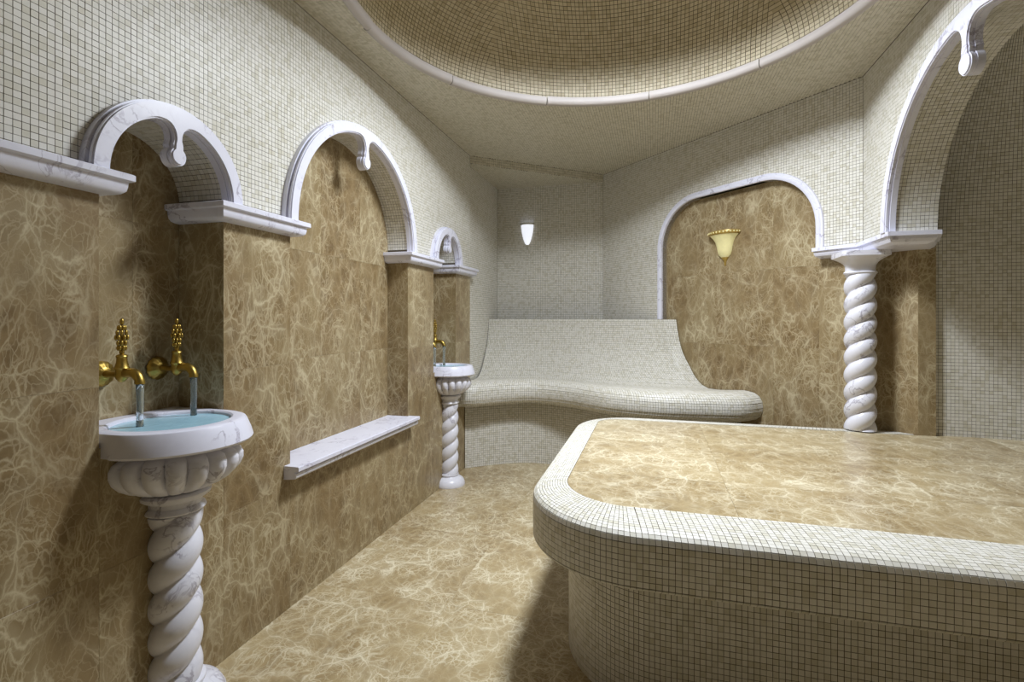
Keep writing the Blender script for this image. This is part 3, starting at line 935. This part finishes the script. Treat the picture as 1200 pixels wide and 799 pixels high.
# ---- taps
def faucet(x, y, z, label):
    """x,y,z: wall point of the rosette; spout points to +X"""
    root = empty('faucet', (x, y, z), label, 'faucet', 'gilt brass faucets')
    def rotx(bm, m):     # lathe axis z -> x
        bmesh.ops.transform(bm, matrix=m, verts=bm.verts); return bm
    RX90 = Matrix.Rotation(PI / 2, 4, 'Y')
    # fluted rosette
    ros = lathe([(.012, .002), (.040, .002), (.044, .006), (.043, .012), (.034, .020), (.024, .026), (.020, .030)], 48, lambda t, z_, r: r * (1 - .07 * (1 - abs(math.cos(7 * t)))) )
    autosmooth(bm_obj('rosette', rotx(ros, RX90), M['gold'], root), 50)
    pipe = lathe([(.011, .026), (.0125, .034), (.010, .040), (.010, .078), (.013, .084), (.010, .090)], 24)
    autosmooth(bm_obj('pipe', rotx(pipe, RX90), M['gold'], root), 50)
    body = lathe([(.0, -.026), (.010, -.022), (.017, -.012), (.019, .0), (.018, .014), (.020, .019), (.022, .022), (.020, .026), (.016, .040), (.0145, .056), (.017, .060), (.0145, .065), (.008, .068)], 32, None, .098, 0)
    autosmooth(bm_obj('body', body, M['gold'], root), 45)
    # ornate pierced handle: stacked leaf lobes
    hb = bmesh.new()
    def blob(cx_, cy_, cz_, rx_, ry_, rz_):
        m = Matrix.Translation((cx_, cy_, cz_)) @ Matrix.Diagonal((rx_, ry_, rz_, 1))
        bmesh.ops.create_icosphere(hb, subdivisions=2, radius=1, matrix=m)
    hz = .070
    blob(.098, 0, hz + .006, .008, .008, .012)
    for lv, (zz, wd) in enumerate(((.018, .010), (.034, .012), (.052, .016), (.068, .014), (.084, .009))):
        for q in range(6):
            t = 2 * PI * q / 6 + lv * .52
            blob(.098 + wd * .75 * math.cos(t), wd * 1.05 * math.sin(t), hz + zz, .0052, .0052, .0095)
    blob(.098, 0, hz + .05, .006, .006, .046)
    blob(.098, 0, hz + .104, .0065, .0065, .012)
    o = bm_obj('handle', hb, M['gold'], root, True)
    # curved spout
    sp = bmesh.new(); prev = None
    path = []
    for i in range(15):
        t = i / 14
        if t < .35: path.append((Vector((.100 + .04 * t / .35, 0, .002 + .006 * t / .35)), Vector((1, 0, .15))))
        else:
            a = (t - .35) / .65 * PI * .5
            path.append((Vector((.140 + .036 * math.sin(a), 0, -.028 + .036 * math.cos(a))), Vector((math.cos(a), 0, -math.sin(a)))))
    for i, (p, d) in enumerate(path):
        d.normalize(); u = Vector((0, 1, 0)); w = d.cross(u)
        rr = .0125 + .003 * math.sin(i / 14 * PI) + (.002 if i > 12 else 0)
        ringv = [sp.verts.new(p + u * rr * math.cos(2 * PI * q / 20) + w * rr * math.sin(2 * PI * q / 20)) for q in range(20)]
        if prev:
            for q in range(20): sp.faces.new((prev[q], prev[(q + 1) % 20], ringv[(q + 1) % 20], ringv[q]))
        else: sp.faces.new(ringv)
        prev = ringv
    sp.faces.new(prev)
    autosmooth(bm_obj('spout', sp, M['gold'], root), 50)
    return root
def copy_thing(o, loc, label):
    r = o.copy(); COL.objects.link(r); r.location = loc; r['label'] = label
    for ch in o.children:
        c = ch.copy(); COL.objects.link(c); c.parent = r
    return r
ZF = 1.112
f0 = faucet(BK1 + .001, 1.262, ZF, 'left gilt brass faucet with ornate handle over the near wash basin')
fs = [f0]
for y, z, lab in ((1.462, ZF, 'right gilt brass faucet with ornate handle over the near wash basin'),
               (3.565, 1.10, 'left of the two small gilt faucets over the far wash basin'),
               (3.745, 1.10, 'right of the two small gilt faucets over the far wash basin')):
    fs.append(copy_thing(f0, (BK1 + .001, y, z), lab))
def stream(f, ztop, zbot, label):
    x, y = f.location.x + .176, f.location.y
    h = ztop - zbot
    bm = lathe([(.0110, h), (.0105, h * .8), (.0100, h * .5), (.0098, h * .2), (.0105, 0)], 20, lambda t, z, r: r * (1 + .07 * math.sin(3 * t + z * 60)))
    o = bm_obj('water_stream', bm, M['stream'], None, True)
    o.location = (x, y, zbot)
    return tag(o, label, 'water', 'streams running from the faucets')
labs = ['clear water stream falling from the left faucet into the near basin', 'clear water stream falling from the right faucet into the near basin',
        'thin water stream from the left faucet of the far basin', 'thin water stream from the right faucet of the far basin']
for i, f in enumerate(fs):
    stream(f, f.location.z - .028, (.957 if i < 2 else .930) - .012, labs[i])

# ================================================================== RIGHT TWISTED COLUMN
cxy = on_px(1008, 1, 1, 4.53)
col = empty('twisted_column', (cxy[0], cxy[1], .645), 'tall twisted white marble column under the right cornice beside the diagonal wall', 'column')
zc = SPR - .052 - .645
autosmooth(bm_obj('twisted_shaft', twist(.081, .001, zc - .115, .205, .6), M['column'], col), 75)
cap = [(.072, -.128), (.080, -.126), (.084, -.120), (.080, -.114), (.074, -.110), (.074, -.095), (.076, -.080), (.083, -.062), (.096, -.045), (.112, -.032), (.120, -.028), (.120, -.0)]
def sq(t, z, r):     # capital flares from round to square
    f = min(1, max(0, (z - (zc - .08)) / .05))
    s = 1 / max(abs(math.cos(t + .0)), abs(math.sin(t + .0)))
    return r * (1 + (min(s, 1.32) - 1) * f)
o = bm_obj('capital', lathe([(a, zc + b) for a, b in cap], 64, sq), M['column'], col); autosmooth(o, 40)
o.rotation_euler = (0, 0, 0)

# ================================================================== HEATED PLATFORM
ZT = .645
plat = empty('marble_platform', (.5, 2.4, 0), 'large low platform with brown marble top and rounded mosaic rim in the foreground', 'platform')
PXE = 1.388
def contour(x0, y0, y1, rn, rf, xe_n, xe_f):
    """open contour: near edge from right to left, round corner, left side, round corner, far edge to right"""
    pts = []
    for x in np.linspace(xe_n, x0 + rn, 60): pts.append((x, y0))
    for k in range(1, 41):
        t = -PI / 2 - PI / 2 * k / 40; pts.append((x0 + rn + rn * math.cos(t), y0 + rn + rn * math.sin(t)))
    for y in np.linspace(y0 + rn, y1 - rf, 60)[1:]: pts.append((x0, y))
    for k in range(1, 41):
        t = PI - PI / 2 * k / 40; pts.append((x0 + rf + rf * math.cos(t), y1 - rf + rf * math.sin(t)))
    for x in np.linspace(x0 + rf, xe_f, 60)[1:]: pts.append((x, y1))
    return np.array(pts)
inn = contour(-.335, 1.80, 3.325, .26, .13, RX - .004, 1.40)
out = contour(-.462, 1.598, 3.455, .42, .36, RX - .004, 1.40)
bod = contour(-.335, 1.72, 3.36, .38, .28, RX - .004, 1.40)
al_ = np.concatenate([[0], np.cumsum(np.hypot(*np.diff(out, axis=0).T))])
RP = [(0, ZT), (.50, ZT - .002), (.75, ZT - .006), (.88, ZT - .012), (.95, ZT - .020), (.985, ZT - .031), (1.0, ZT - .046), (1.0, ZT - .168), (.99, ZT - .177), (.95, ZT - .182), (.85, ZT - .185), (.5, ZT - .187)]
rp = np.array(RP)
pl = np.concatenate([[0], np.cumsum(np.hypot(np.diff(rp[:, 0]) * .255, np.diff(rp[:, 1])))])
def S_rim(u, v):
    f = np.interp(v, pl, rp[:, 0]); z = np.interp(v, pl, rp[:, 1])
    xi, yi = np.interp(u, al_, inn[:, 0]), np.interp(u, al_, inn[:, 1])
    xo, yo = np.interp(u, al_, out[:, 0]), np.interp(u, al_, out[:, 1])
    return XYZ(xi + (xo - xi) * f, yi + (yo - yi) * f, z)
def S_body(u, v):
    return XYZ(np.interp(u, al_, bod[:, 0]), np.interp(u, al_, bod[:, 1]), v)
g = Geo()
uu = edges(0, al_[-1], .03)
W = [[tuple(q) for q in S_rim(np.full(len(pl), u), pl)] for u in uu]
for i in range(len(uu) - 1): g.strip(W[i], W[i + 1])
W2 = [[tuple(S_rim(np.array([u]), np.array([pl[-1]]))[0]), tuple(S_body(np.array([u]), np.array([ZT - .186]))[0]), tuple(S_body(np.array([u]), np.array([0.0]))[0])] for u in uu]
for i in range(len(uu) - 1): g.strip(W2[i], W2[i + 1])
# core under the top slabs
bm = bmesh.new(); vv = [bm.verts.new((x, y, ZT - .012)) for x, y in inn]
f = bm.faces.new(vv); bmesh.ops.triangulate(bm, faces=[f])
for t in bm.faces: g.quad(*[tuple(v.co) for v in t.verts])
bm.free()
me = bpy.data.meshes.new('body'); me.from_pydata([(x - .5, y - 2.4, z) for x, y, z in g.v], [], g.f)
pbody = link('body', me, M['grout'], plat)
def shift(cells, d): cells[0] = cells[0] - np.array(d); return cells
# cells computed in world space, stored relative to the platform empty
def put_rel(parent_loc, holder, cells, **k):
    put_tiles(holder, cells, **k)
holder = bpy.data.objects.new('mosaic_cover', None); COL.objects.link(holder); holder.parent = plat; holder.location = (-.5, -2.4, 0)
cr = tile_cells(S_rim, edges(0, al_[-1]), edges(0.003, pl[-1]))
cb_ = tile_cells(S_body, edges(0, al_[-1]), edges(0.0, ZT - .184)[::-1])
# top slabs clipped to the inner contour
def clip(poly, ax, val, keep_greater):
    r = []
    for i in range(len(poly)):
        a, b = poly[i], poly[(i + 1) % len(poly)]
        ia = (a[ax] >= val) == keep_greater or a[ax] == val; ib = (b[ax] >= val) == keep_greater or b[ax] == val
        if ia: r.append(a)
        if ia != ib:
            t = (val - a[ax]) / (b[ax] - a[ax]); r.append((a[0] + (b[0] - a[0]) * t, a[1] + (b[1] - a[1]) * t))
    return r
def clipped_slabs(poly, xs, ysl, z, parent, loc, name, mat, th=.012):
    for i in range(len(xs) - 1):
        for j in range(len(ysl) - 1):
            q = clip(clip(clip(clip(poly, 0, xs[i] + .0004, True), 0, xs[i + 1] - .0004, False), 1, ysl[j] + .0004, True), 1, ysl[j + 1] - .0004, False)
            p2 = []
            for p in q:
                if not p2 or math.hypot(p[0] - p2[-1][0], p[1] - p2[-1][1]) > .002: p2.append(p)
            if len(p2) > 2 and math.hypot(p2[0][0] - p2[-1][0], p2[0][1] - p2[-1][1]) < .002: p2.pop()
            if len(p2) < 3: continue
            bm = prism(p2, z - th, z + random.uniform(-.0003, .0003))
            bmesh.ops.translate(bm, verts=bm.verts, vec=(-loc[0], -loc[1], -loc[2]))
            bm_obj(name, bm, mat, parent)
ip = [tuple(p) for p in inn]
xs = [-.4, .27, .99, 1.3]; ysl = [1.7, 2.16, 2.76, 3.4]
clipped_slabs(ip, xs, ysl, ZT, plat, plat.location, 'marble_slab', M['floor'])
# slabs that carry the top on into the apse
apoly = [(RX, ARC - ARR + .005), (RX, 3.32), (1.30, 3.325)] 
apx = [tuple(p[:2]) for p in S_ap(np.linspace(0.02, arc[-1] - .02, 60), np.full(60, 1.0))]
ap_in = [(RX - .003, ARC - ARR + .004), (RX + DEEP, ARC - ARR + .004)] + [(ARC_x, ARC_y) for ARC_x, ARC_y in reversed(apx) if ARC_y > ARC - ARR] 
ap_in = [(x, y) for x, y in ap_in if not (x < RX + DEEP + .01 and y > 3.3)] + [(pc[0], 3.335), (pb[0], 3.325), (RX - .003, 3.325)]
ledge = Geo()
o = mesh_obj('ledge_base', [(x - .5, y - 2.4, ZT - .013) for x, y in ap_in], [tuple(range(len(ap_in)))], M['joint'], plat)
bmx = None
clipped_slabs(ap_in, [RX - .002, 1.30, 1.72, 2.7], [1.6, 2.16, 2.76, 3.4], ZT - .0006, plat, plat.location, 'marble_slab', M['floor'])

def rel(cells, d):
    return [cells[0] - np.array(d), cells[1], cells[2], cells[3]]
# individual tiles are direct children of the platform: work in its frame through a shifted projection
_proj = proj
def proj(C): return _proj(C + np.array([.5, 2.4, 0]))
bpy.data.objects.remove(holder)
put_tiles(plat, rel(cr, (.5, 2.4, 0)), individual=300, flip=False, name='rim_mosaic_tiles')
put_tiles(plat, rel(cb_, (.5, 2.4, 0)), individual=0, flip=False, name='side_mosaic_tiles')
proj = _proj

# ================================================================== TILED BENCH
def catmull(P, n):
    P = [np.array(p, float) for p in P]; P = [2 * P[0] - P[1]] + P + [2 * P[-1] - P[-2]]
    r = []
    for i in range(1, len(P) - 2):
        for k in range(n):
            t = k / n; a, b, c, d = P[i - 1], P[i], P[i + 1], P[i + 2]
            r.append(.5 * (2 * b + (c - a) * t + (2 * a - 5 * b + 4 * c - d) * t * t + (3 * b - a - 3 * c + d) * t ** 3))
    r.append(P[-2]); r = np.array(r)
    L = np.concatenate([[0], np.cumsum(np.hypot(*np.diff(r, axis=0).T))])
    s = np.linspace(0, L[-1], 200)
    return np.stack([np.interp(s, L, r[:, 0]), np.interp(s, L, r[:, 1])], axis=1), L[-1]
FC, FL = catmull([(-1.567, 3.89), (-1.43, 3.94), (-1.22, 4.13), (-.98, 4.235), (-.68, 4.15), (-.32, 3.90), (.03, 3.81), (.36, 3.83), (.61, 3.875), (.757, 3.998)], 20)
TCV, TL = catmull([(-1.604, 4.88), (-1.1, 4.90), (-.55, 4.82), (-.18, 4.685), (.03, 4.598), (.10, 4.562), (.185, 4.555)], 20)
RC_, RL = catmull([(-1.567, 4.10), (-1.40, 4.24), (-1.15, 4.39), (-.9, 4.42), (-.6, 4.32), (-.25, 4.08), (.05, 3.99), (.35, 4.0), (.52, 4.08), (.66, 4.14)], 20)
# profile: a = metres back from the lip, or fraction t of the lip-top distance, height z
BP = [('m', .15, .560), ('m', .10, .552), ('m', .05, .560), ('m', .02, .585), ('m', .003, .620), ('m', 0, .655), ('m', .006, .695), ('m', .03, .730), ('m', .07, .750), ('m', .12, .756),
      ('f', .20, .757), ('f', .32, .746), ('f', .46, .734), ('f', .587, .733), ('f', .66, .753), ('f', .716, .785), ('f', .77, .832), ('f', .815, .888), ('f', .865, .945), ('f', .906, .998), ('f', .94, 1.062), ('f', .965, 1.135), ('f', .985, 1.205), ('f', .995, 1.258), ('f', 1.0, 1.283)]
nb = len(BP)
prm = np.zeros(nb); 
for i in range(1, nb):
    a = [BP[q][1] if BP[q][0] == 'm' else BP[q][1] * .75 for q in (i - 1, i)]
    prm[i] = prm[i - 1] + math.hypot(a[1] - a[0], BP[i][2] - BP[i - 1][2])
zz = np.array([b[2] for b in BP]); am = np.array([b[1] if b[0] == 'm' else 0 for b in BP]); af = np.array([b[1] if b[0] == 'f' else 0 for b in BP])
ism = np.array([b[0] == 'm' for b in BP])
def S_bench(u, v):
    k = u / FL * 199
    idx = np.arange(200)
    fx, fy = np.interp(k, idx, FC[:, 0]), np.interp(k, idx, FC[:, 1])
    tx, ty = np.interp(k, idx, TCV[:, 0]), np.interp(k, idx, TCV[:, 1])
    D = np.hypot(tx - fx, ty - fy)
    # fraction at each profile knot for this column, interpolated along v
    F = np.where(ism[None], am[None] / D[:, None], af[None])
    j = np.clip(np.searchsorted(prm, v, side='right') - 1, 0, nb - 2)
    t = (v - prm[j]) / (prm[j + 1] - prm[j]); r_ = np.arange(len(v))
    f = F[r_, j] * (1 - t) + F[r_, j + 1] * t
    return XYZ(fx + (tx - fx) * f, fy + (ty - fy) * f, np.interp(v, prm, zz))
def S_riser(u, v):
    k = u / RL * 199
    return XYZ(np.interp(k, np.arange(200), RC_[:, 0]), np.interp(k, np.arange(200), RC_[:, 1]), v)
g = Geo()
uu = np.linspace(0, FL, 90); vvv = np.linspace(0, prm[-1], 70)
W = [[tuple(q) for q in S_bench(np.full(len(vvv), u), vvv)] for u in uu]
for i in range(len(uu) - 1): g.strip(W[i], W[i + 1])
for i in range(len(uu) - 1):
    a, b = W[i][-1], W[i + 1][-1]
    kk = .028
    g.quad(a, b, (b[0], b[1] + kk, b[2] - .004), (a[0], a[1] + kk, a[2] - .004))
    g.quad((a[0], a[1] + kk, a[2] - .004), (b[0], b[1] + kk, b[2] - .004), (b[0], b[1] + kk, .3), (a[0], a[1] + kk, .3))
    u0, u1 = uu[i] / FL * RL, uu[i + 1] / FL * RL
    r0, r1 = S_riser(np.array([u0, u1]), np.array([.555, .555])); q0, q1 = S_riser(np.array([u0, u1]), np.array([0., 0.]))
    g.quad(W[i][0], W[i + 1][0], tuple(r1), tuple(r0)); g.quad(tuple(r0), tuple(r1), tuple(q1), tuple(q0))
for w_ in (W[0], W[-1]): g.quad(*w_, (w_[-1][0], w_[-1][1] + .028, .56))
bench = bpy.data.objects.new('tiled_bench', None); COL.objects.link(bench)
tag(bench, 'curved mosaic-tiled bench with high sloping backrest filling the far corner', 'bench')
g.obj('body', M['grout'], bench)
put_tiles(bench, tile_cells(S_bench, edges(0, FL), edges(0, prm[-1])), flip=False, name='seat_mosaic_tiles')
put_tiles(bench, tile_cells(S_riser, edges(0, RL), edges(0, .552)), name='riser_mosaic_tiles')

# ================================================================== WALL LAMPS
s1 = empty('wall_sconce', (-1.277, BKY - .004, 2.0), 'slim white opal glass sconce on the alcove back wall above the bench', 'wall lamp')
def half_lathe(prof, n=24, depth=.75):
    bm = bmesh.new(); R = []
    for r, z in prof:
        R.append([bm.verts.new((-r * math.cos(PI * k / n), -abs(r * math.sin(PI * k / n)) * depth, z)) for k in range(n + 1)])
    for i in range(len(R) - 1):
        for k in range(n): bm.faces.new((R[i][k], R[i][k + 1], R[i + 1][k + 1], R[i + 1][k]))
    for i in range(len(R) - 1): bm.faces.new((R[i][0], R[i + 1][0], R[i + 1][-1], R[i][-1]))
    return bm
autosmooth(bm_obj('shade', half_lathe([(.012, .06), (.028, .085), (.044, .13), (.056, .18), (.063, .23), (.067, .268)]), M['opal'], s1), 50)
autosmooth(bm_obj('rim_band', half_lathe([(.067, .268), (.076, .272), (.078, .286), (.068, .290)]), M['pewter'], s1), 50)
autosmooth(bm_obj('finial', half_lathe([(.003, .012), (.007, .02), (.010, .035), (.014, .05), (.013, .062)], 12), M['pewter'], s1), 50)
x, y = on_px(850, 1, 1, 4.67 + (REC + .012 - .0) * 1.414)
s2 = empty('wall_sconce', (x + NN.x * .002, y + NN.y * .002, 1.70), 'bell-shaped yellow alabaster sconce on the brown marble inside the flattened arch', 'wall lamp')
s2.rotation_euler = (0, 0, math.atan2(EN.y, EN.x))
autosmooth(bm_obj('shade', half_lathe([(.030, .065), (.052, .085), (.060, .11), (.066, .145), (.078, .185), (.098, .215), (.118, .235)]), M['alabaster'], s2), 60)
autosmooth(bm_obj('beaded_rim', half_lathe([(.118, .235), (.134, .240), (.137, .250), (.134, .262), (.118, .266)]), M['amber'], s2), 50)
bm = bmesh.new()
for k in range(15):
    t = PI * (k + .5) / 15
    bmesh.ops.create_icosphere(bm, subdivisions=1, radius=.008, matrix=Matrix.Translation((-.134 * math.cos(t), -.134 * .75 * math.sin(t), .251)))
bm_obj('beads', bm, M['alabaster'], s2, True)['kind'] = 'stuff'
autosmooth(bm_obj('finial', half_lathe([(.004, .0), (.008, .012), (.009, .03), (.018, .045), (.030, .060), (.031, .068)], 14), M['amber'], s2), 50)
print('objects', len(bpy.data.objects), 'tris', sum(len(o.data.polygons) * 2 for o in bpy.data.objects if o.type == 'MESH'))
